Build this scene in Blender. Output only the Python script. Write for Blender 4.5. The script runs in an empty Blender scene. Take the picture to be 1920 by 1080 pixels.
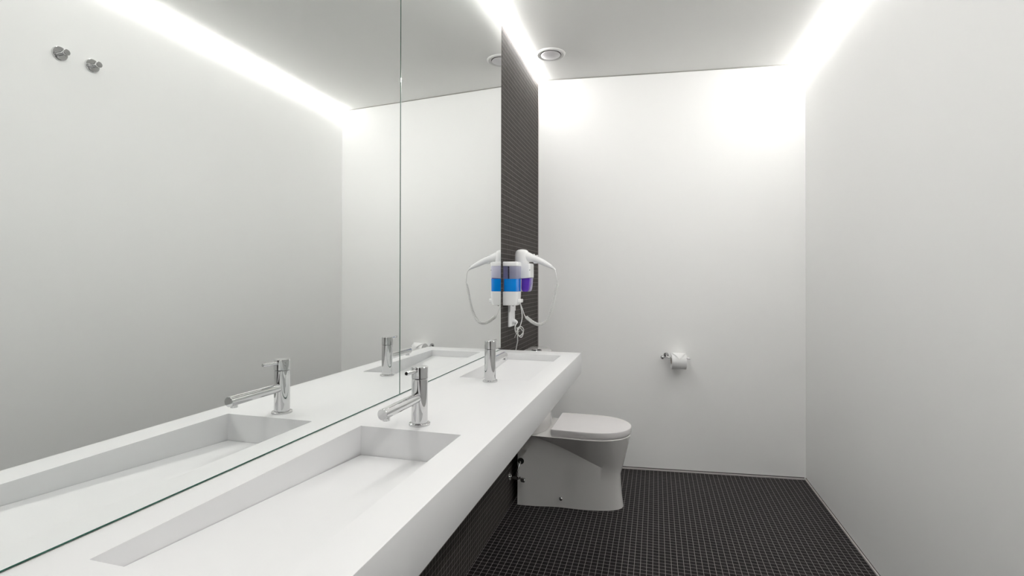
import bpy, bmesh, math, random
from math import pi, sin, cos, radians
from mathutils import Vector, Matrix

S = bpy.context.scene
C = S.collection

# ------------------------------------------------------------------ camera
H = 1.1942
YAW, PITCH, ROLL = 0.2769, 0.0060, 0.0018
F_PX, SHIFT_Y_PX = 947.9, 20.45
F = Vector((-sin(YAW), cos(YAW), 0)); R0 = Vector((cos(YAW), sin(YAW), 0)); U0 = Vector((0, 0, 1))
F2 = F*cos(PITCH) + U0*sin(PITCH); U2 = U0*cos(PITCH) - F*sin(PITCH)
R3 = R0*cos(ROLL) + U2*sin(ROLL); U3 = U2*cos(ROLL) - R0*sin(ROLL)
cam = bpy.data.cameras.new('camera'); co = bpy.data.objects.new('camera', cam); C.objects.link(co)
mw = Matrix((R3, U3, -F2)).transposed().to_4x4(); mw.translation = (0, 0, H)
co.matrix_world = mw
cam.sensor_width = 36; cam.lens = F_PX/1920*36; cam.shift_y = -SHIFT_Y_PX/1920
cam.clip_start = 0.01
S.camera = co

# ------------------------------------------------------------------ world, light levels, exposure
W = bpy.data.worlds.new('world'); S.world = W; W.use_nodes = True
W.node_tree.nodes['Background'].inputs[0].default_value = (0, 0, 0, 1)
W.node_tree.nodes['Background'].inputs[1].default_value = 0
S.view_settings.view_transform = 'Standard'; S.view_settings.look = 'None'
S.view_settings.exposure = 0.0; S.view_settings.gamma = 1; S.view_settings.use_curve_mapping = False
S.cycles.max_bounces = 14; S.cycles.diffuse_bounces = 8; S.cycles.glossy_bounces = 8
S.cycles.transmission_bounces = 10; S.cycles.sample_clamp_indirect = 8
LED = 65.0            # radiance of the two ceiling strips
LED_R = .0165
LED_COL = (1.0, 0.985, 0.955)

# ------------------------------------------------------------------ room sizes
XW, XR = -0.7413, 0.8676          # tiled wall, right wall
XM = -0.7364                      # mirror face
YB, KB = 3.2351, 0.1081           # back wall starts at YB on the left and runs away to the right
ZC = H + 1.3120
YN = -1.90                        # wall behind the camera
ZT, ZU = 0.850, 0.7533            # counter top and underside
XC, YC = -0.3389, 2.4004          # counter front and far end
def yb(x): return YB + KB*(x - XW)

# ------------------------------------------------------------------ materials
def mat(name, col=(.8, .8, .8), rough=.5, metal=0, spec=.5, coat=0, trans=0, ior=1.45, emit=None, estr=0):
    m = bpy.data.materials.new(name); m.use_nodes = True
    b = m.node_tree.nodes['Principled BSDF']; i = b.inputs
    i['Base Color'].default_value = (*col, 1); i['Roughness'].default_value = rough
    i['Metallic'].default_value = metal; i['Specular IOR Level'].default_value = spec
    i['Coat Weight'].default_value = coat; i['Coat Roughness'].default_value = .05
    i['Transmission Weight'].default_value = trans; i['IOR'].default_value = ior
    if emit:
        i['Emission Color'].default_value = (*emit, 1); i['Emission Strength'].default_value = estr
    return m
def noise_tint(m, c1, c2, scale=2.0, bump=0.0, bscale=200.):
    nt = m.node_tree; N = nt.nodes; L = nt.links; b = N['Principled BSDF']
    g = N.new('ShaderNodeNewGeometry'); n = N.new('ShaderNodeTexNoise'); n.inputs['Scale'].default_value = scale
    n.inputs['Detail'].default_value = 3
    L.new(g.outputs['Position'], n.inputs['Vector'])
    r = N.new('ShaderNodeMix'); r.data_type = 'RGBA'
    L.new(n.outputs['Fac'], r.inputs[0]); r.inputs[6].default_value = (*c1, 1); r.inputs[7].default_value = (*c2, 1)
    L.new(r.outputs[2], b.inputs['Base Color'])
    if bump:
        n2 = N.new('ShaderNodeTexNoise'); n2.inputs['Scale'].default_value = bscale
        L.new(g.outputs['Position'], n2.inputs['Vector'])
        bp = N.new('ShaderNodeBump'); bp.inputs['Strength'].default_value = bump; bp.inputs['Distance'].default_value = .001
        L.new(n2.outputs['Fac'], bp.inputs['Height']); L.new(bp.outputs['Normal'], b.inputs['Normal'])
    return m
def mosaic(name, ua, va, u0, v0, tile, tile2, grout, rough, gw=.085, pitch=.0250, spec=.5, grough=.7):
    """square mosaic on world axes ua, va ('X','Y','Z')"""
    m = mat(name, tile, rough, spec=spec); nt = m.node_tree; N = nt.nodes; L = nt.links; b = N['Principled BSDF']
    g = N.new('ShaderNodeNewGeometry'); sp = N.new('ShaderNodeSeparateXYZ'); L.new(g.outputs['Position'], sp.inputs[0])
    def math_(op, a, b_=None, clamp=False):
        n = N.new('ShaderNodeMath'); n.operation = op; n.use_clamp = clamp
        for k, v in enumerate((a, b_)):
            if v is None: continue
            if isinstance(v, (int, float)): n.inputs[k].default_value = v
            else: L.new(v, n.inputs[k])
        return n.outputs[0]
    edges = []; cells = []
    for ax, o in ((ua, u0), (va, v0)):
        t = math_('DIVIDE', math_('SUBTRACT', sp.outputs[ax], o), pitch)
        fr = math_('FRACT', t); cells.append(math_('FLOOR', t))
        d = math_('ABSOLUTE', math_('SUBTRACT', fr, .5))
        e = math_('DIVIDE', math_('SUBTRACT', d, .5 - gw/2 - .012), .024, True)
        edges.append(e)
    gm = math_('MAXIMUM', edges[0], edges[1])
    cb = N.new('ShaderNodeCombineXYZ'); L.new(cells[0], cb.inputs[0]); L.new(cells[1], cb.inputs[1])
    wn = N.new('ShaderNodeTexWhiteNoise'); wn.noise_dimensions = '2D'; L.new(cb.outputs[0], wn.inputs['Vector'])
    tm = N.new('ShaderNodeMix'); tm.data_type = 'RGBA'; L.new(wn.outputs['Value'], tm.inputs[0])
    tm.inputs[6].default_value = (*tile, 1); tm.inputs[7].default_value = (*tile2, 1)
    gx = N.new('ShaderNodeMix'); gx.data_type = 'RGBA'; L.new(gm, gx.inputs[0]); L.new(tm.outputs[2], gx.inputs[6])
    gx.inputs[7].default_value = (*grout, 1); L.new(gx.outputs[2], b.inputs['Base Color'])
    rr = math_('ADD', math_('MULTIPLY', gm, grough - rough), rough); L.new(rr, b.inputs['Roughness'])
    bp = N.new('ShaderNodeBump'); bp.inputs['Strength'].default_value = .35; bp.inputs['Distance'].default_value = .0008
    L.new(math_('SUBTRACT', 1.0, gm), bp.inputs['Height']); L.new(bp.outputs['Normal'], b.inputs['Normal'])
    return m

M = {}
M['paint'] = noise_tint(mat('wall_paint', rough=.55, spec=.25), (.91, .91, .905), (.925, .925, .92), 1.3, .03, 350)
M['ceiling'] = noise_tint(mat('ceiling_paint', rough=.8, spec=.15), (.91, .91, .895), (.925, .925, .91), 1.2)
M['floor'] = mosaic('floor_mosaic', 'X', 'Y', XR - .004, YB, (.009, .0075, .008), (.016, .0135, .0145), (.30, .28, .28), .42, gw=.066, spec=.07)
M['tile'] = mosaic('wall_mosaic', 'Y', 'Z', YB, .004, (.034, .030, .028), (.046, .041, .038), (.26, .24, .23), .6, gw=.062, spec=.08)
M['tile_end'] = mosaic('end_wall_mosaic', 'X', 'Z', XR, .004, (.034, .030, .028), (.046, .041, .038), (.26, .24, .23), .6, gw=.062, spec=.08)  # dark tiling added to the unseen wall for reflections in the taps
M['corian'] = noise_tint(mat('solid_surface', rough=.38, spec=.35), (.71, .71, .717), (.73, .73, .737), 3)
M['chrome'] = noise_tint(mat('chrome', (.72, .72, .72), .035, 1), (.65, .65, .655), (.68, .68, .685), 8)
M['silver'] = mat('mirror_silvering', (.925, .94, .93), .0, 1)
M['glassedge'] = noise_tint(mat('mirror_glass_edge', (.05, .2, .14), .6, spec=.2), (.025, .08, .06), (.045, .15, .11), 30)
M['ceramic'] = noise_tint(mat('ceramic', (.72, .71, .70), .08, coat=.3), (.70, .69, .68), (.72, .71, .70), 4)
M['seat'] = noise_tint(mat('seat_plastic', (.78, .76, .765), .22), (.77, .75, .757), (.79, .77, .775), 4)
M['plastic'] = noise_tint(mat('white_plastic', (.86, .86, .86), .25), (.85, .85, .86), (.88, .88, .88), 10)
M['cord'] = noise_tint(mat('white_cord', (.83, .83, .82), .4), (.80, .80, .79), (.85, .85, .84), 30)
M['blue'] = noise_tint(mat('blue_soap', (.0, .30, .85), .12, coat=.6), (.0, .25, .82), (.0, .38, .92), 14)
M['purple'] = noise_tint(mat('purple_plastic', (.10, .03, .42), .12, coat=.6), (.085, .025, .33), (.16, .06, .55), 12)
M['clear'] = mat('clear_plastic', (.93, .93, .97), .04, trans=1, ior=1.12)
nt_ = M['clear'].node_tree; nt_.nodes.clear()     # thin clear plastic: see-through with a faint sheen
o_ = nt_.nodes.new('ShaderNodeOutputMaterial'); mx_ = nt_.nodes.new('ShaderNodeMixShader'); tp_ = nt_.nodes.new('ShaderNodeBsdfTransparent'); gl_ = nt_.nodes.new('ShaderNodeBsdfGlossy')
tp_.inputs[0].default_value = (.90, .89, .96, 1); gl_.inputs['Roughness'].default_value = .08; mx_.inputs[0].default_value = .09
nt_.links.new(tp_.outputs[0], mx_.inputs[1]); nt_.links.new(gl_.outputs[0], mx_.inputs[2]); nt_.links.new(mx_.outputs[0], o_.inputs[0])
M['black'] = noise_tint(mat('black_plastic', (.01, .01, .01), .4), (.008, .008, .008), (.014, .014, .014), 20)
M['paper'] = noise_tint(mat('tissue_paper', rough=.95, spec=.05), (.84, .84, .84), (.88, .88, .88), 60, .2, 900)
M['metal_trim'] = noise_tint(mat('trim_strip', rough=.5), (.50, .47, .475), (.56, .53, .53), 10)
M['joint'] = noise_tint(mat('gap_shadow', rough=.8), (.10, .09, .09), (.13, .12, .12), 10)  # shadow of the gap over the baseboards, put in as dark colour
M['gap_shadow'] = noise_tint(mat('ceiling_joint', rough=.8), (.30, .30, .28), (.34, .34, .32), 10)  # shadow gap under the ceiling, painted as a grey strip
M['door'] = noise_tint(mat('added_door_dark', rough=.5), (.010, .009, .009), (.016, .015, .014), 3)  # for the added door, kept dark to show in the chrome
M['led'] = mat('led_diffuser', (.9, .9, .9), .5, emit=LED_COL, estr=LED)
M['vent'] = noise_tint(mat('vent_enamel', rough=.35), (.76, .76, .75), (.79, .79, .78), 9)
M['discm'] = noise_tint(mat('vent_disc_enamel', rough=.3), (.68, .67, .69), (.71, .70, .72), 9)

# ------------------------------------------------------------------ mesh helpers
def finish(name, bm, m, parent=None, smooth=True, angle=32):
    bmesh.ops.remove_doubles(bm, verts=bm.verts, dist=1e-6)
    bmesh.ops.recalc_face_normals(bm, faces=bm.faces)
    if smooth:
        for f in bm.faces: f.smooth = True
        for e in bm.edges:
            if len(e.link_faces) == 2 and e.calc_face_angle(0) > radians(angle): e.smooth = False
    me = bpy.data.meshes.new(name); bm.to_mesh(me); bm.free()
    ms = m if isinstance(m, (list, tuple)) else [m]
    for k in ms: me.materials.append(k)
    o = bpy.data.objects.new(name, me); C.objects.link(o)
    if parent: o.parent = parent
    return o
def box(bm, a, b, bev=0, seg=2, mi=0):
    x0, y0, z0 = a; x1, y1, z1 = b
    t = bmesh.new()
    vs = [t.verts.new(p) for p in ((x0,y0,z0),(x1,y0,z0),(x1,y1,z0),(x0,y1,z0),(x0,y0,z1),(x1,y0,z1),(x1,y1,z1),(x0,y1,z1))]
    for q in ((0,3,2,1),(4,5,6,7),(0,1,5,4),(1,2,6,5),(2,3,7,6),(3,0,4,7)): t.faces.new([vs[k] for k in q])
    if bev: bmesh.ops.bevel(t, geom=list(t.edges), offset=bev, segments=seg, profile=.5, affect='EDGES')
    merge(bm, t, mi=mi)
def merge(bm, t, mat_=None, mi=0):
    if mat_ is not None: bmesh.ops.transform(t, matrix=mat_, verts=t.verts)
    mp = {v: bm.verts.new(v.co) for v in t.verts}
    for f in t.faces:
        try:
            nf = bm.faces.new([mp[v] for v in f.verts]); nf.material_index = mi or f.material_index
        except ValueError: pass
    t.free()
def lathe(bm, prof, n=40, origin=(0, 0, 0), axis=(0, 0, 1), mi=0):
    """prof: list of (radius, height) along axis"""
    ax = Vector(axis).normalized(); q = Vector((0, 0, 1)).rotation_difference(ax)
    rows = []
    for r, h in prof:
        if r < 1e-7: rows.append([bm.verts.new(Vector(origin) + q @ Vector((0, 0, h)))])
        else: rows.append([bm.verts.new(Vector(origin) + q @ Vector((r*cos(2*pi*k/n), r*sin(2*pi*k/n), h))) for k in range(n)])
    for A, B in zip(rows, rows[1:]):
        for k in range(n):
            k2 = (k+1) % n
            if len(A) == 1 and len(B) == 1: continue
            if len(A) == 1: f = [A[0], B[k], B[k2]]
            elif len(B) == 1: f = [A[k], A[k2], B[0]]
            else: f = [A[k], A[k2], B[k2], B[k]]
            bm.faces.new(f).material_index = mi
def tube(bm, pts, r, n=12, closed_ends=True):
    pts = [Vector(p) for p in pts]; rs = r if isinstance(r, (list, tuple)) else [r]*len(pts)
    t0 = (pts[1]-pts[0]).normalized(); up = Vector((0, 0, 1)) if abs(t0.z) < .9 else Vector((1, 0, 0))
    nrm = (up - t0*up.dot(t0)).normalized(); rows = []
    for i, p in enumerate(pts):
        t = (pts[min(i+1, len(pts)-1)] - pts[max(i-1, 0)]).normalized()
        nrm = (nrm - t*nrm.dot(t)).normalized(); bi = t.cross(nrm)
        rows.append([bm.verts.new(p + (nrm*cos(2*pi*k/n) + bi*sin(2*pi*k/n))*rs[i]) for k in range(n)])
    for A, B in zip(rows, rows[1:]):
        for k in range(n): bm.faces.new([A[k], A[(k+1) % n], B[(k+1) % n], B[k]])
    if closed_ends: bm.faces.new(rows[0][::-1]); bm.faces.new(rows[-1])
def spline(P, m=10):
    P = [Vector(p) for p in P]; out = []
    for i in range(len(P)-1):
        p0, p1, p2, p3 = P[max(i-1, 0)], P[i], P[i+1], P[min(i+2, len(P)-1)]
        for k in range(m):
            t = k/m
            out.append(.5*((2*p1) + (p2-p0)*t + (2*p0-5*p1+4*p2-p3)*t*t + (3*p1-p0-3*p2+p3)*t**3))
    out.append(P[-1]); return out
def loft(bm, rings, cap0=True, cap1=True, closed=True):
    rows = [[bm.verts.new(p) for p in r] for r in rings]; n = len(rows[0])
    for A, B in zip(rows, rows[1:]):
        for k in range(n if closed else n-1): bm.faces.new([A[k], A[(k+1) % n], B[(k+1) % n], B[k]])
    if cap0: bm.faces.new(rows[0][::-1])
    if cap1: bm.faces.new(rows[-1])
    return rows
def rrect(w, h, r, n=6):
    """rounded rectangle outline centred on 0, ccw"""
    out = []
    for cx, cy, a in ((w/2-r, h/2-r, 0), (-w/2+r, h/2-r, 90), (-w/2+r, -h/2+r, 180), (w/2-r, -h/2+r, 270)):
        for k in range(n+1):
            t = radians(a + 90*k/n); out.append((cx + r*cos(t), cy + r*sin(t)))
    return out
def thing(name, label, cat, loc=(0, 0, 0), group=None):
    o = bpy.data.objects.new(name, None); C.objects.link(o); o.empty_display_size = .05
    o.location = loc; o['label'] = label; o['category'] = cat
    if group: o['group'] = group
    return o
def part(name, bm, m, root, **k):
    """mesh given in world coordinates, parented to a thing whose origin is root.location"""
    l = Vector(root.location) if root.parent is None else Vector((0, 0, 0))
    bmesh.ops.translate(bm, vec=-world_loc(root), verts=bm.verts)
    return finish(name, bm, m, root, **k)
def world_loc(o):
    v = Vector(o.location)
    while o.parent: o = o.parent; v += Vector(o.location)
    return v
def tag(o, label, cat, group=None):
    o['label'] = label; o['category'] = cat
    if group: o['group'] = group
    return o
def struct(name, bm, m, label=None, **k):
    o = finish(name, bm, m, **k); o['kind'] = 'structure'
    if label: o['label'] = label
    o['category'] = name.split('_')[0]
    return o

# ------------------------------------------------------------------ room shell
T = .12; YE = yb(XR) + .3
bm = bmesh.new(); box(bm, (XW-T, YN-T, -T), (XR+T, YE, 0)); struct('floor', bm, M['floor'], 'floor of small dark brown square mosaic tiles with pale grout', smooth=False)
bm = bmesh.new(); box(bm, (XW-T, YN-T, ZC), (XR+T, YE, ZC+T)); struct('ceiling', bm, M['ceiling'], 'plain white ceiling with light strips along both sides', smooth=False)
bm = bmesh.new(); box(bm, (XW-T, YN-T, 0), (XW, YE, ZC)); struct('wall_left', bm, M['tile'], 'dark brown mosaic tiled wall behind the mirrors and toilet', smooth=False)
bm = bmesh.new(); box(bm, (XR, YN-T, 0), (XR+T, YE, ZC)); struct('wall_right', bm, M['paint'], 'plain white painted wall on the right', smooth=False)
bm = bmesh.new()
q = [(XW, yb(XW)), (XR, yb(XR)), (XR, yb(XR)+T), (XW, yb(XW)+T)]
loft(bm, [[(x, y, 0) for x, y in q], [(x, y, ZC) for x, y in q]]); struct('wall_back', bm, M['paint'], 'plain white end wall behind the toilet', smooth=False)
bm = bmesh.new(); box(bm, (XW-T, YN-T, 0), (XR+T, YN, ZC)); struct('wall_front', bm, M['tile_end'], 'unseen wall behind the camera, dark mosaic tiling added for reflections in the taps', smooth=False)  # out of view; tiled dark so the taps pick up dark reflections
bm = bmesh.new(); box(bm, (XR-.018, -1.80, .004), (XR-.0005, -.92, 2.10), .002); dr = struct('door_added', bm, M['door'], 'added dark door in the right wall, unseen behind the camera, reflected in the taps')  # unseen door, added to give the chrome something dark to reflect
bm = bmesh.new(); tube(bm, [(XR-.018, -1.02, 1.02), (XR-.07, -1.02, 1.02), (XR-.075, -1.025, 1.02), (XR-.075, -1.14, 1.02)], .009); finish('added_door_handle', bm, M['chrome'], dr)

# low trims at the foot of the walls: a pale strip, over it a dark strip painting in the gap's shadow
def skewbox(bm, x0, x1, d0, d1, z0, z1, mi=0):
    q = [(x0, yb(x0)-d0), (x1, yb(x1)-d0), (x1, yb(x1)-d1), (x0, yb(x0)-d1)]
    t = bmesh.new(); loft(t, [[(x, y, z0) for x, y in q], [(x, y, z1) for x, y in q]]); merge(bm, t, mi=mi)
bm = bmesh.new(); skewbox(bm, XW, XR-.008, 0, .010, 0, .007); skewbox(bm, XW, XR-.008, -.001, .0015, .007, .0125, 1)
struct('baseboard_back', bm, [M['metal_trim'], M['joint']], 'thin metal strip along the foot of the end wall', smooth=False)
bm = bmesh.new(); box(bm, (XR-.008, YN, 0), (XR+.001, yb(XR), .008)); box(bm, (XR-.0015, YN, .008), (XR+.001, yb(XR), .0115), mi=1)
struct('baseboard_right', bm, [M['metal_trim'], M['joint']], 'thin metal strip along the foot of the right wall', smooth=False)
bm = bmesh.new(); skewbox(bm, XW+.02, XR-.006, -.001, .0015, ZC-.006, ZC)
struct('trim_1', bm, M['gap_shadow'], 'fine grey shadow joint between ceiling and end wall', smooth=False)
bm = bmesh.new(); box(bm, (XW, YB-.006, ZU*0+.0), (XW+.004, YB, ZC-.03))
struct('trim_2', bm, M['metal_trim'], 'slim upright edge strip where tiles meet the end wall', smooth=False)

# ------------------------------------------------------------------ LED strips along both ceiling corners
def led(x, s, label):
    # s=+1: strip on the left wall (room lies to +x)
    r = thing('light_strip', label, 'light strip', (x, 1.0, ZC), 'light strips in the ceiling corners')
    ye = yb(x) - .006
    xb = XW if s > 0 else XR
    bm = bmesh.new(); xs = sorted((xb, x+s*.020)); box(bm, (xs[0], YN+.02, ZC-.002), (xs[1], ye, ZC))
    xs = sorted((xb, x+s*.001)); box(bm, (xs[0], YN+.02, ZC-.018), (xs[1], ye, ZC-.002))
    part('channel', bm, M['plastic'], r, smooth=False)
    bm = bmesh.new()
    pr = [(x+s*(.001+LED_R*cos(a)), ZC-.002-LED_R*sin(a)) for a in [radians(90*k/10) for k in range(11)]] + [(x+s*.001, ZC-.002)]
    loft(bm, [[(px, YN+.02, pz) for px, pz in pr], [(px, ye, pz) for px, pz in pr]])
    part('diffuser', bm, M['led'], r)
led(XW, 1, 'glowing white light strip where the tiled wall and mirrors meet the ceiling')
led(XR, -1, 'glowing white light strip where the plain right wall meets the ceiling')

# ------------------------------------------------------------------ counter with two basins
cr = thing('washbasin_counter', 'long white solid surface counter with two sunken rectangular basins below the mirrors', 'counter', (XW, .7, ZT))
XS = [XW+.0005, -.6693, -.4160, XC]; YS = [-1.35, .4575, 1.0521, 1.675, 2.285, YC]
bm = bmesh.new()
vt = {}
for z in (ZU, ZT):
    for i, x in enumerate(XS):
        for j, y in enumerate(YS): vt[i, j, z] = bm.verts.new((x, y, z))
holes = {(1, 1), (1, 3)}
for i in range(3):
    for j in range(5):
        bm.faces.new([vt[i, j, ZU], vt[i, j+1, ZU], vt[i+1, j+1, ZU], vt[i+1, j, ZU]])
        if (i, j) not in holes: bm.faces.new([vt[i, j, ZT], vt[i+1, j, ZT], vt[i+1, j+1, ZT], vt[i, j+1, ZT]])
for j in range(5):
    for i in (0, 3): bm.faces.new([vt[i, j, ZU], vt[i, j+1, ZU], vt[i, j+1, ZT], vt[i, j, ZT]])
for i in range(3):
    for j in (0, 5): bm.faces.new([vt[i, j, ZU], vt[i+1, j, ZU], vt[i+1, j, ZT], vt[i, j, ZT]])
bmesh.ops.recalc_face_normals(bm, faces=bm.faces)
eg = [e for e in bm.edges if all(abs(v.co.x - XC) < 1e-5 for v in e.verts) and abs(e.verts[0].co.z - e.verts[1].co.z) < 1e-5]
eg += [e for e in bm.edges if all(abs(v.co.y - YC) < 1e-5 for v in e.verts) and abs(e.verts[0].co.z - e.verts[1].co.z) < 1e-5]
bmesh.ops.bevel(bm, geom=list(set(eg)), offset=.0014, segments=2, profile=.5, affect='EDGES')
part('slab', bm, M['corian'], cr)
ZB = H - .4121
for (y0, y1, za, zb2) in ((YS[1], YS[2], ZB+.0395, ZB), (YS[3], YS[4], ZB, ZB+.0395)):
    x0, x1 = XS[1], XS[2]
    bm = bmesh.new()
    a = [(x0, y0), (x1, y0), (x1, y1), (x0, y1)]
    top = [bm.verts.new((x, y, ZT)) for x, y in a]; low = [bm.verts.new((x, y, ZB-.012)) for x, y in a]
    for k in range(4): bm.faces.new([top[k], low[k], low[(k+1) % 4], top[(k+1) % 4]])
    bm.faces.new(low)
    bs = part('basin', bm, M['corian'], cr, smooth=False)
    # the basin's loose bottom plate, a hair narrower than the bowl so the water drains round it
    bm = bmesh.new(); g_ = .0012; q = [(y0+g_, ZB-.010), (y1-.0018, ZB-.010), (y1-.0018, zb2), (y0+g_, za)]
    loft(bm, [[(x0+g_, y, z) for y, z in q], [(x1-g_, y, z) for y, z in q]])
    part('bottom_plate', bm, M['corian'], bs, smooth=False)

# ------------------------------------------------------------------ mirrors
def mirror(y0, y1, b0, b1, label):
    r = thing('mirror', label, 'mirror', (XW, (y0+y1)/2, ZT), 'frameless wall mirrors')
    bm = bmesh.new(); z0, z1 = ZT+.0015, ZC-.0205; c = .0006
    box(bm, (XW+.0006, y0, z0), (XM-c, y1, z1)); part('glass_edge', bm, M['glassedge'], r, smooth=False)
    bm = bmesh.new(); ei, ej = b0, b1
    o_ = [(XM-c, y, z) for y, z in ((y0+ei, z0+.0016), (y1-ej, z0+.0016), (y1-ej, z1), (y0+ei, z1))]
    i_ = [(XM, y, z) for y, z in ((y0+ei+c, z0+.0016+c), (y1-ej-c, z0+.0016+c), (y1-ej-c, z1-c), (y0+ei+c, z1-c))]
    loft(bm, [o_, i_], cap0=False); part('reflecting_face', bm, M['silver'], r, smooth=False)
YS_M = 1.3659
mirror(-1.35, YS_M-.0014, 0, .0016, 'large frameless mirror left of the seam, above the nearer basin')
mirror(YS_M+.0014, 2.3894, .0010, 0, 'frameless mirror right of the seam, above the farther basin')

# ------------------------------------------------------------------ taps
def tap(y, s, label):
    x = -.5408
    r = thing('tap', label, 'tap', (x, y, ZT), 'chrome basin taps')
    bm = bmesh.new(); lathe(bm, [(0, 0), (.0252, 0), (.0255, .0015), (.0252, .0042), (.0235, .0052), (0, .0052)], 48, (x, y, ZT))
    part('base_ring', bm, M['chrome'], r)
    bm = bmesh.new(); lathe(bm, [(0, .005), (.0192, .005), (.0192, .1092), (.0182, .1104), (0, .1104)], 48, (x, y, ZT))
    part('body', bm, M['chrome'], r)
    bm = bmesh.new(); lathe(bm, [(0, .1108), (.0182, .1108), (.0196, .1118), (.0196, .1375), (.0189, .1385), (0, .1385)], 48, (x, y, ZT))
    cp = part('cap', bm, M['chrome'], r)
    bm = bmesh.new(); lathe(bm, [(0, 0), (.0046, 0), (.0046, .052), (.0038, .0535), (0, .0535)], 24, (x, y+s*.014, ZT+.1300), (0, s, .05))
    part('lever', bm, M['chrome'], r)
    bm = bmesh.new(); lathe(bm, [(0, 0), (.0118, 0), (.0118, .158), (.0109, .1592), (0, .1592)], 32, (x, y+s*.012, ZT+.0665), (0, s, 0))
    spt = part('spout', bm, M['chrome'], r)
    bm = bmesh.new(); lathe(bm, [(0, 0), (.0078, 0), (.0078, .016), (0, .016)], 28, (x, y+s*.155, ZT+.0505))
    part('aerator', bm, M['chrome'], spt)
tap(1.1000, -1, 'chrome tap by the nearer basin, spout pointing towards the camera')
tap(1.6335, 1, 'chrome tap by the farther basin, spout pointing away from the camera')

# ------------------------------------------------------------------ toilet
TY = 2.748
tr = thing('toilet', 'white back-to-wall toilet with closed lid, half under the end of the counter', 'toilet', (-.45, TY, 0))
def dshape(x0, xs, xt, hw0, hw1, p=2.0, n=26, m=10, rc=0.0):
    """near half outline from back centre to tip then mirrored: list of (x, dy) for dy<=0 side, ccw closed"""
    side = []
    for k in range(m): t = k/m; side.append((x0 + (xs-x0)*t, hw0 + (hw1-hw0)*t*t*(3-2*t)))
    for k in range(n+1):
        a = pi/2*k/n; side.append((xs + (xt-xs)*abs(sin(a))**(2/p), hw1*abs(cos(a))**(2/p)))
    return side
def close_(side):     # side: hw>=0
    near = [(x, -w) for x, w in side]; far = [(x, w) for x, w in side[:-1]][::-1]
    return near + far
top = dshape(-.708, -.36, -.126, .186, .186, 2.15)
bot = dshape(-.708, -.44, -.178, .140, .108, 2.35)
ZR = .386
bm = bmesh.new(); rings = []
T_, B_ = close_(top), close_(bot)
def crease(x): 
    t = min(1, max(0, (x + .64)/(.64-.17))); return .372 - .150*t - .055*t*t
LV = [0, .012, .3, .65, 1] ; UV = [.18, .4, .65, .88, .985, 1.0]
for l in LV:
    ring = []
    for (bx, by) in B_:
        c = crease(bx); fl = 1 + .035*(1-l)**2
        ring.append((bx + .014*(1-l)**2*min(1, max(0, (bx+.4)/.2)), TY + by*fl, c*l))
    rings.append(ring)
for u in UV:
    ring = []
    for (bx, by), (tx, ty) in zip(B_, T_):
        c = crease(bx); s = min(1, u/.985)**.9; inset = .004 if u == 1.0 else 0
        k = 1 - inset/.18
        ring.append(((bx + (tx-bx)*s) - (inset if tx > -.2 else 0), TY + (by + (ty-by)*s)*k, c + (ZR-c)*min(1, u)))
    rings.append(ring)
loft(bm, rings); pan = part('pan', bm, M['ceramic'], tr, angle=28)
def slab_d(side, z0, z1, r, name, m, parent, dome=0):
    o = close_(side); bm = bmesh.new(); rg = []
    def sc(d): 
        out = []
        for i, (x, y) in enumerate(o):
            p = Vector(o[i-1]); q_ = Vector(o[(i+1) % len(o)]); t = (q_-p).normalized(); nn = Vector((t.y, -t.x))
            out.append(Vector((x, y)) - nn*d)
        return out
    for k in range(5):
        a = pi/2*k/4; ins = sc(r*(1-sin(a)))
        rg.append([(p.x, TY+p.y, z0 + r*.5*(1-cos(a))) for p in ins])
    for k in range(6):
        a = pi/2*k/5; ins = sc(r*(1-cos(a)))
        rg.append([(p.x, TY+p.y, z1 - r*(1-sin(a))) for p in ins])
    loft(bm, rg); return part(name, bm, m, parent)
slab_d(dshape(-.520, -.34, -.133, .170, .170, 2.1), ZR+.0005, ZR+.010, .001, 'seat', M['seat'], tr)
def dr_corner(xb_, side):
    return [(xb_, side[0][1]-.008), (xb_+.0025, side[0][1]-.0025)] + side[1:]
slab_d(dr_corner(-.5235, dshape(-.5235, -.335, -.1235, .175, .177, 2.1)), ZR+.0075, .4235, .004, 'lid', M['seat'], tr)
# cistern: bowed front, tapering sides
def cist(z0, z1, grow, name, m, r=.004):
    side = [(-.712, .190+grow), (-.66, .188+grow), (-.625, .178+grow), (-.60, .158+grow), (-.583, .128+grow), (-.570, .09+grow*.8), (-.562+grow, .045), (-.559+grow, 0)]
    pts = [Vector((x, w, 0)) for x, w in side]; sm = [(p.x, max(0, p.y)) for p in spline(pts, 6)]; sm[-1] = (sm[-1][0], 0)
    o = close_(sm); bm = bmesh.new(); rg = []
    for dz, ins in ((0, r), (r*.3, r*.3), (r, 0)): rg.append([(x*1.0, TY + y*(1-ins/.18), z0+dz) for x, y in o])
    for dz, ins in ((r, 0), (r*.3, r*.3), (0, r)): rg.append([(x - (ins if x > -.7 else 0), TY + y*(1-ins/.18), z1-dz) for x, y in o])
    loft(bm, rg); return part(name, bm, m, tr)
cist(ZR+.0015, .768, 0, 'cistern', M['ceramic'])
cist(.7695, .800, .003, 'cistern_lid', M['ceramic'], .006)
bm = bmesh.new(); lathe(bm, [(0, 0), (.030, 0), (.030, .004), (.027, .006), (.0265, .004), (0, .004)], 40, (-.638, TY, .800)); fb = part('flush_button', bm, M['chrome'], tr)
bm = bmesh.new(); box(bm, (-.663, TY-.0012, .804), (-.613, TY+.0012, .8066)); part('button_split', bm, M['black'], fb, smooth=False)
bm = bmesh.new(); lathe(bm, [(0, 0), (.017, 0), (.017, .001), (0, .001)], 28, (-.690, TY-.1405, .232), (0, -1, 0)); part('pipe_opening', bm, M['black'], tr)
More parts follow.
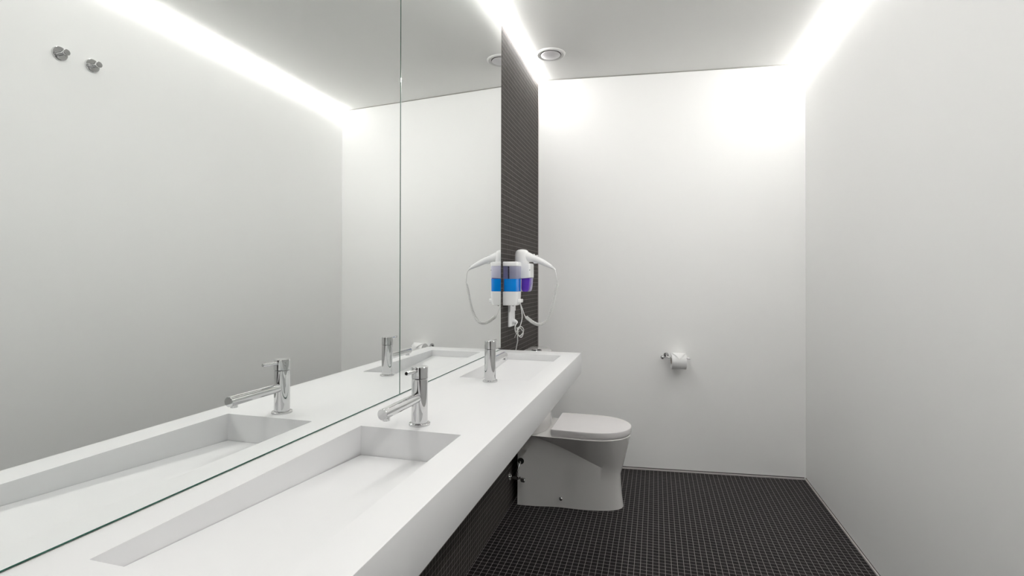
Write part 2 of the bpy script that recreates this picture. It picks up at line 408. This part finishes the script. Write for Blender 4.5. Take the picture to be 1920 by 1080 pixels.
bm = bmesh.new(); lathe(bm, [(0, 0), (.0095, 0), (.0095, .004), (.006, .0075), (0, .0085)], 24, (-.478, TY-.1245, .050), (0, -1, .05)); part('fixing_cap', bm, M['chrome'], tr)

# ------------------------------------------------------------------ angle valve under the counter
vr = thing('angle_valve', 'small chrome shut-off valve with hose on the dark tiles beside the toilet base', 'valve', (XW, 2.565, .158))
bm = bmesh.new(); lathe(bm, [(0, 0), (.021, 0), (.019, .006), (.012, .010), (0, .010)], 30, (XW, 2.565, .158), (1, 0, 0)); part('rosette', bm, M['chrome'], vr)
bm = bmesh.new(); lathe(bm, [(0, .008), (.008, .008), (.008, .03), (.0105, .031), (.0105, .052), (.007, .053), (.007, .062), (0, .062)], 24, (XW, 2.565, .158), (1, 0, 0)); part('body', bm, M['chrome'], vr)
bm = bmesh.new(); lathe(bm, [(0, .062), (.006, .062), (.012, .066), (.0125, .082), (.010, .086), (0, .087)], 12, (XW, 2.565, .158), (1, 0, -.12)); part('knob', bm, M['chrome'], vr)
bm = bmesh.new(); tube(bm, spline([(XW+.042, 2.565, .165), (XW+.043, 2.566, .19), (XW+.048, 2.575, .215), (XW+.051, 2.590, .228), (XW+.051, 2.606, .232)], 8), .0052, 12); part('hose', bm, M['chrome'], vr)
bm = bmesh.new(); lathe(bm, [(0, 0), (.0085, 0), (.0085, .016), (0, .016)], 6, (XW+.042, 2.565, .167), (0, 0, 1)); part('hose_nut', bm, M['chrome'], vr)

# ------------------------------------------------------------------ toilet paper holder and roll
px0 = .063; wy = yb(px0); nb = Vector((KB, -1, 0)).normalized(); tb = Vector((1, KB, 0)).normalized()
zb_ = .714
ph = thing('toilet_paper_holder', 'chrome open-arm toilet paper holder fixed to the white end wall', 'paper holder', (px0, wy, zb_+.012))
P0 = Vector((px0, wy, zb_+.012))
bm = bmesh.new(); lathe(bm, [(0, 0), (.0165, 0), (.0165, .004), (.0145, .008), (0, .009)], 32, P0, nb); part('rosette', bm, M['chrome'], ph)
bm = bmesh.new(); e1 = P0 + nb*.062 + Vector((0, 0, -.006)); tube(bm, [P0 + nb*.006, e1], .0055, 14); part('post', bm, M['chrome'], ph)
bm = bmesh.new(); bmesh.ops.create_uvsphere(bm, u_segments=24, v_segments=14, radius=.0125); bmesh.ops.translate(bm, vec=e1 - tb*.030, verts=bm.verts); part('ball_joint', bm, M['chrome'], ph)
bm = bmesh.new(); a0 = e1 - tb*.026; a1 = e1 + tb*.134 + Vector((0, 0, -.003))
tube(bm, [a0, a0+(a1-a0)*.96, a0+(a1-a0)*.965, a1], [.0036, .0036, .0052, .0052], 14); arm = part('arm', bm, M['chrome'], ph)
rc = e1 + tb*.065 + Vector((0, 0, -.0215))
bm = bmesh.new(); q = tb
lathe(bm, [(.020, -.0425), (.048, -.0425), (.0485, -.0415), (.0485, .0415), (.048, .0425), (.020, .0425), (.020, -.0425)], 56, rc, tb)
roll = finish('toilet_paper_roll', bm, M['paper'], angle=40)
tag(roll, 'white toilet paper roll with folded end, hanging on the chrome arm', 'toilet paper')
# folded pointed end of the sheet lying over the roll
bm = bmesh.new()
rows = []
def wrap(ang, r): return rc + nb*(cos(ang)*r) + Vector((0, 0, sin(ang)*r))
NA, NT = 14, 12
a_hi, r_s = radians(100), .0505
vv = {}
for j in range(NT+1):
    f = j/NT; lo = radians(72) - radians(52)*(1-abs(2*f-1))
    for i in range(NA+1):
        a = a_hi + (lo-a_hi)*i/NA
        vv[i, j] = bm.verts.new(wrap(a, r_s + .0035*(i/NA)**2) + tb*(-.0405+.081*f))
for j in range(NT):
    for i in range(NA): bm.faces.new([vv[i, j], vv[i+1, j], vv[i+1, j+1], vv[i, j+1]])
ge = bmesh.ops.solidify(bm, geom=list(bm.faces), thickness=.0016)
fo = finish('folded_end', bm, M['paper'], roll, angle=50)
bm = bmesh.new(); lathe(bm, [(.0192, -.043), (.0199, -.043), (.0199, .043), (.0192, .043), (.0192, -.043)], 32, rc, tb)
M['card'] = noise_tint(mat('cardboard', rough=.9), (.42, .36, .29), (.48, .41, .33), 40)
finish('cardboard_core', bm, M['card'], roll)

# ------------------------------------------------------------------ hooks on the right wall (seen in the mirror)
def hook(y, z, label):
    r = thing('wall_hook', label, 'hook', (XR, y, z), 'chrome hooks on the right wall')
    bm = bmesh.new(); lathe(bm, [(0, 0), (.0275, 0), (.0275, .0085), (.0262, .0098), (0, .0098)], 44, (XR, y, z), (-1, 0, 0)); part('plate', bm, M['chrome'], r)
    bm = bmesh.new(); lathe(bm, [(0, .009), (.0075, .009), (.0075, .030), (.0118, .032), (.0122, .033), (.0122, .046), (.0115, .047), (0, .047)], 32, (XR, y, z), (-1, 0, 0)); part('peg', bm, M['chrome'], r)
hook(1.4720, 2.114, 'round chrome hook on the right wall, the hook nearer the camera')
hook(1.5960, 2.115, 'round chrome hook on the right wall, the hook nearer the end wall')

# ------------------------------------------------------------------ ceiling vent
vx, vy = -.5866, 2.875
vn = thing('ceiling_vent', 'round white ceiling air vent with a dark ring gap round its disc', 'vent', (vx, vy, ZC))
bm = bmesh.new(); lathe(bm, [(.056, 0), (.085, 0), (.084, -.004), (.077, -.008), (.066, -.0075), (.0605, -.004), (.0605, 0)], 64, (vx, vy, ZC)); part('ring', bm, M['vent'], vn)
bm = bmesh.new(); lathe(bm, [(0, -.0008), (.0605, -.0008), (.0605, 0), (0, 0)], 48, (vx, vy, ZC)); part('gap', bm, M['black'], vn)
bm = bmesh.new(); lathe(bm, [(0, -.004), (.053, -.004), (.0565, -.007), (.0560, -.0085), (.052, -.0105), (0, -.0125)], 64, (vx, vy, ZC)); part('disc', bm, M['discm'], vn)

# ------------------------------------------------------------------ soap dispenser with blue soap
DY0, DY1 = 2.440, 2.522; DX0, DX1 = XW, -.6640
sd = thing('soap_dispenser', 'white wall soap dispenser with window of blue soap at the mirror edge', 'soap dispenser', (XW, 2.481, 1.066))
def rprism(bm, secs, r=.010, n=6):
    """secs: (z, x0, x1, y0, y1, r) stacked rounded rects; the wall side stays square"""
    rg = []
    for z, x0, x1, y0, y1, rr in secs:
        ring = []
        for cx, cy, a in ((x1-rr, y1-rr, 0), (x0, y1, None), (x0, y0, None), (x1-rr, y0+rr, 270)):
            if a is None: ring.append((cx, cy, z)); continue
            for k in range(n+1):
                t = radians(a + 90*k/n); ring.append((cx + rr*cos(t), cy + rr*sin(t), z))
        rg.append(ring)
    loft(bm, rg)
bm = bmesh.new(); rprism(bm, [(1.2655, DX0, DX1, DY0, DY1, .012), (1.2800, DX0, DX1, DY0, DY1, .012), (1.2850, DX0, DX1-.0015, DY0+.0015, DY1-.0015, .012), (1.2875, DX0, DX1-.006, DY0+.006, DY1-.006, .012)])
part('lid', bm, M['plastic'], sd)
bm = bmesh.new(); rprism(bm, [(1.1364, DX0+.004, DX1-.003, DY0+.001, DY1-.001, .011), (1.2655, DX0+.004, DX1-.001, DY0+.001, DY1-.001, .011)])
rv = part('reservoir', bm, M['clear'], sd)
bm = bmesh.new(); rprism(bm, [(1.1372, DX0+.006, DX1-.0036, DY0+.0016, DY1-.0016, .0105), (1.2005, DX0+.006, DX1-.0026, DY0+.0016, DY1-.0016, .0105)])
part('blue_soap', bm, M['blue'], rv)['label'] = 'bright blue liquid soap'
bm = bmesh.new(); rprism(bm, [(1.0660, DX0, DX1-.014, DY0+.006, DY1-.006, .010), (1.0685, DX0, DX1-.0095, DY0+.003, DY1-.003, .011), (1.080, DX0, DX1-.004, DY0+.001, DY1-.001, .012), (1.1364, DX0, DX1-.001, DY0, DY1, .012)])
part('base', bm, M['plastic'], sd)
bm = bmesh.new(); box(bm, (DX1-.006, 2.458, 1.0800), (-.6510, 2.504, 1.0985), .004, 3); part('push_lever', bm, M['plastic'], sd)
bm = bmesh.new(); lathe(bm, [(0, -.004), (.003, -.004), (.004, 0), (0, 0)], 16, (-.697, 2.474, 1.066)); part('nozzle', bm, M['black'], sd)
bm = bmesh.new(); rprism(bm, [(1.139, DX0+.0005, DX0+.0035, DY0+.004, DY1-.004, .001), (1.264, DX0+.0005, DX0+.0035, DY0+.004, DY1-.004, .001)])
M['lilac'] = noise_tint(mat('lilac_backplate', rough=.3), (.26, .24, .36), (.30, .28, .40), 10)
part('back_plate', bm, M['lilac'], sd)

# ------------------------------------------------------------------ hair dryer wall holder, with its purple lower part
HY0, HY1 = 2.555, 2.645; HX1 = -.6280
hh = thing('hair_dryer_holder', 'white wall holder with purple lower part, behind the blue soap dispenser', 'holder', (XW, 2.575, 1.13))
bm = bmesh.new()
rg = []
for z, dx, ins in ((None, 0, 0), (1.275, 0, 0), (1.280, -.0015, .0015), (1.2825, -.006, .005)):
    ring = []; rr = .012; x1 = HX1 + dx; y0 = HY0 + ins; y1 = HY1 - ins
    pts = []
    for cx, cy, a in ((x1-rr, y1-rr, 0), (XW, y1, None), (XW, y0, None), (x1-rr, y0+rr, 270)):
        if a is None: pts.append((cx, cy)); continue
        for k in range(7):
            t = radians(a + 15*k); pts.append((cx + rr*cos(t), cy + rr*sin(t)))
    for x, y in pts:
        zz = z if z is not None else 1.1975 + .011*max(0, (x + .682))/.055
        ring.append((x, y, zz))
    rg.append(ring)
loft(bm, rg); part('shell', bm, M['plastic'], hh)
bm = bmesh.new()
PX0, PX1 = -.6760, -.6310
secs = [(1.134, PX0+.010, PX1-.014, .006), (1.1385, PX0+.003, PX1-.009, .006), (1.150, PX0, PX1-.005, .006), (1.175, PX0, PX1-.002, .006), (1.206, PX0, PX1, .006)]
rprism(bm, [(z, x0, x1, HY0+.006, HY1-.006, r_) for z, x0, x1, r_ in secs]); part('purple_cup', bm, M['purple'], hh)['label'] = 'glossy purple lower cup'
bm = bmesh.new(); rprism(bm, [(1.1345, XW, PX0-.001, HY0+.006, HY1-.006, .006), (1.199, XW, PX0-.0005, HY0+.004, HY1-.004, .004)]); part('lower_bracket', bm, M['plastic'], hh)
bm = bmesh.new(); lathe(bm, [(0, 0), (.0022, 0), (.0022, .001), (0, .001)], 12, (-.6310, HY0+.0010, 1.2468), (.4, -1, 0)); part('screw', bm, M['black'], hh)

# ------------------------------------------------------------------ hair dryer
hd = thing('hair_dryer', 'white hair dryer resting nose-down in its wall holder, coiled cord hanging in a loop', 'hair dryer', (-.681, 2.592, 1.2825))
hx, hy = -.6810, 2.592
bm = bmesh.new(); lathe(bm, [(0, 1.2828), (.036, 1.2828), (.0375, 1.285), (.0380, 1.310), (.0375, 1.3275), (.0355, 1.3400), (.031, 1.3490), (.022, 1.3550), (.010, 1.3575), (0, 1.358)], 44, (hx, hy, 0)); part('barrel', bm, M['plastic'], hd)
hp = [(-.668, hy, 1.320), (-.648, 2.589, 1.3155), (-.619, 2.584, 1.3085), (-.585, 2.578, 1.2965), (-.553, 2.572, 1.2815), (-.529, 2.567, 1.2690), (-.511, 2.562, 1.2583), (-.502, 2.560, 1.2512), (-.4968, 2.558, 1.2440)]
hr = [.0300, .0270, .0195, .0165, .0145, .0110, .0068, .0045, .0034]
sp_ = spline(hp, 6); rr_ = []
for i in range(len(hr)-1):
    for k in range(6): rr_.append(hr[i] + (hr[i+1]-hr[i])*k/6)
rr_.append(hr[-1])
bm = bmesh.new(); tube(bm, sp_, rr_, 24)
bmesh.ops.scale(bm, vec=(1, .80, 1), space=Matrix.Translation((0, -2.575, 0)), verts=bm.verts)
hn = part('handle', bm, M['plastic'], hd)
for k, (sx_, sz_) in enumerate(((-.615, 1.3300), (-.597, 1.3245))):
    bm = bmesh.new(); box(bm, (sx_-.006, 2.575, sz_-.006), (sx_+.006, 2.587, sz_+.0015), .0025, 2)
    part('button', bm, M['plastic'], hn)
bm = bmesh.new(); box(bm, (-.616, 2.573, 1.2810), (-.591, 2.587, 1.293), .004, 2); part('switch', bm, M['plastic'], hn)
bm = bmesh.new()   # hanging ring at the end of the handle
tube(bm, [(-.5085 + .0055*cos(a), 2.561, 1.2660 + .0055*sin(a)) for a in [2*pi*k/20 for k in range(21)]], .0012, 8); part('hanging_ring', bm, M['plastic'], hn)
# coiled cord
cy_ = 2.566
lead1 = spline([(-.4968, 2.558, 1.2440), (-.4925, 2.558, 1.228), (-.4890, 2.56, 1.205), (-.4845, cy_, 1.183), (-.4835, cy_, 1.178)], 8)
cp_ = spline([(-.4835, cy_, 1.178), (-.4920, cy_, 1.1520), (-.5010, cy_, 1.108), (-.5120, cy_, 1.058), (-.5290, cy_, 1.010), (-.5520, cy_, .9760), (-.5830, cy_, .9640), (-.6130, cy_, .9730), (-.6390, cy_, .9910), (-.6560, cy_, 1.0045)], 40)
L_ = [0]
for a, b in zip(cp_, cp_[1:]): L_.append(L_[-1] + (b-a).length)
tot = L_[-1]; turns = 58; pts = []; 
for k in range(turns*14+1):
    s_ = tot*k/(turns*14); i = 0
    while i < len(L_)-2 and L_[i+1] < s_: i += 1
    f = (s_-L_[i])/max(1e-9, L_[i+1]-L_[i]); p = cp_[i].lerp(cp_[i+1], f); t = (cp_[i+1]-cp_[i]).normalized()
    n1 = Vector((0, 1, 0)); n2 = t.cross(n1); a = 2*pi*k/14
    e = min(1, k/14, (turns*14-k)/14); fr = s_/tot; R_ = (.0058 + .0018*fr)*e
    pts.append(p + (n1*cos(a) + n2*sin(a))*R_)
lead2 = spline([(-.6560, cy_, 1.0045), (-.6620, cy_, 1.013), (-.672, 2.570, 1.040), (-.684, 2.58, 1.063), (-.6960, 2.590, 1.090), (-.702, 2.600, 1.1345)], 8)
bm = bmesh.new(); tube(bm, lead1[:-1] + pts + lead2[1:], .0021, 8); part('coiled_cord', bm, M['cord'], hd)

# ------------------------------------------------------------------ wall socket below, power cable with knot
so = thing('wall_socket', 'white upright double wall socket on the dark tiles, below the soap dispenser', 'socket', (XW, 2.585, 1.0))
bm = bmesh.new(); rprism(bm, [(.9495, XW, XW+.0085, 2.535, 2.640, .003), (1.0290, XW, XW+.0085, 2.535, 2.640, .003)]); part('lower_plate', bm, M['plastic'], so)
bm = bmesh.new(); rprism(bm, [(1.0300, XW, XW+.0125, 2.535, 2.640, .003), (1.112, XW, XW+.0125, 2.535, 2.640, .003)]); part('upper_plate', bm, M['plastic'], so)
bm = bmesh.new(); lathe(bm, [(.022, 0), (.024, 0), (.024, .0015), (.022, .0015), (.022, 0)], 36, (XW+.0085, 2.600, .980), (1, 0, 0)); part('socket_rim', bm, M['plastic'], so)
bm = bmesh.new(); lathe(bm, [(0, 0), (.013, 0), (.012, .012), (.007, .020), (.0035, .026), (0, .026)], 24, (XW+.0088, 2.600, .975), (1, -.1, -.12))
plug = part('plug', bm, M['plastic'], so)
kx = -.700
cab = [(-.704, 2.632, 1.132), (-.704, 2.634, 1.09), (-.699, 2.638, 1.05), (-.694, 2.640, 1.015), (-.694, 2.640, .985), (-.697, 2.622, .955), (-.700, 2.600, .935), (-.703, 2.570, .925),
       (-.697, 2.585, .945), (-.690, 2.630, .925), (-.692, 2.660, .905), (-.700, 2.650, .885), (-.704, 2.605, .900), (-.700, 2.575, .930), (-.694, 2.600, .948), (-.688, 2.640, .935), (-.690, 2.655, .915),
       (-.697, 2.610, .897), (-.708, 2.575, .915), (-.712, 2.565, .940), (-.712, 2.578, .957), (-.709, 2.592, .966), (-.708, 2.598, .971)]
bm = bmesh.new(); tube(bm, spline(cab, 9), .0026, 9)
# plug side
pc = finish('power_cable', bm, M['cord']); tag(pc, 'thin white power cable tied in a knot below the wall socket', 'cable')
bm = bmesh.new(); tube(bm, spline([(-.704, 2.572, .945), (-.701, 2.578, .925), (-.703, 2.582, .900), (-.706, 2.595, .870), (-.716, 2.615, .845), (-.726, 2.63, .80), (-.7285, 2.64, .70), (-.729, 2.64, .55)], 9), .0026, 9)
finish('hanging_end', bm, M['cord'], pc)
bm = bmesh.new(); tube(bm, spline([(-.694, 2.585, .925), (-.700, 2.545, .912), (-.702, 2.522, .897)], 6), .0009, 6)
tube(bm, spline([(-.698, 2.582, .918), (-.700, 2.550, .925), (-.703, 2.528, .932)], 6), .0009, 6)
finish('cable_tie', bm, M['cord'], pc)
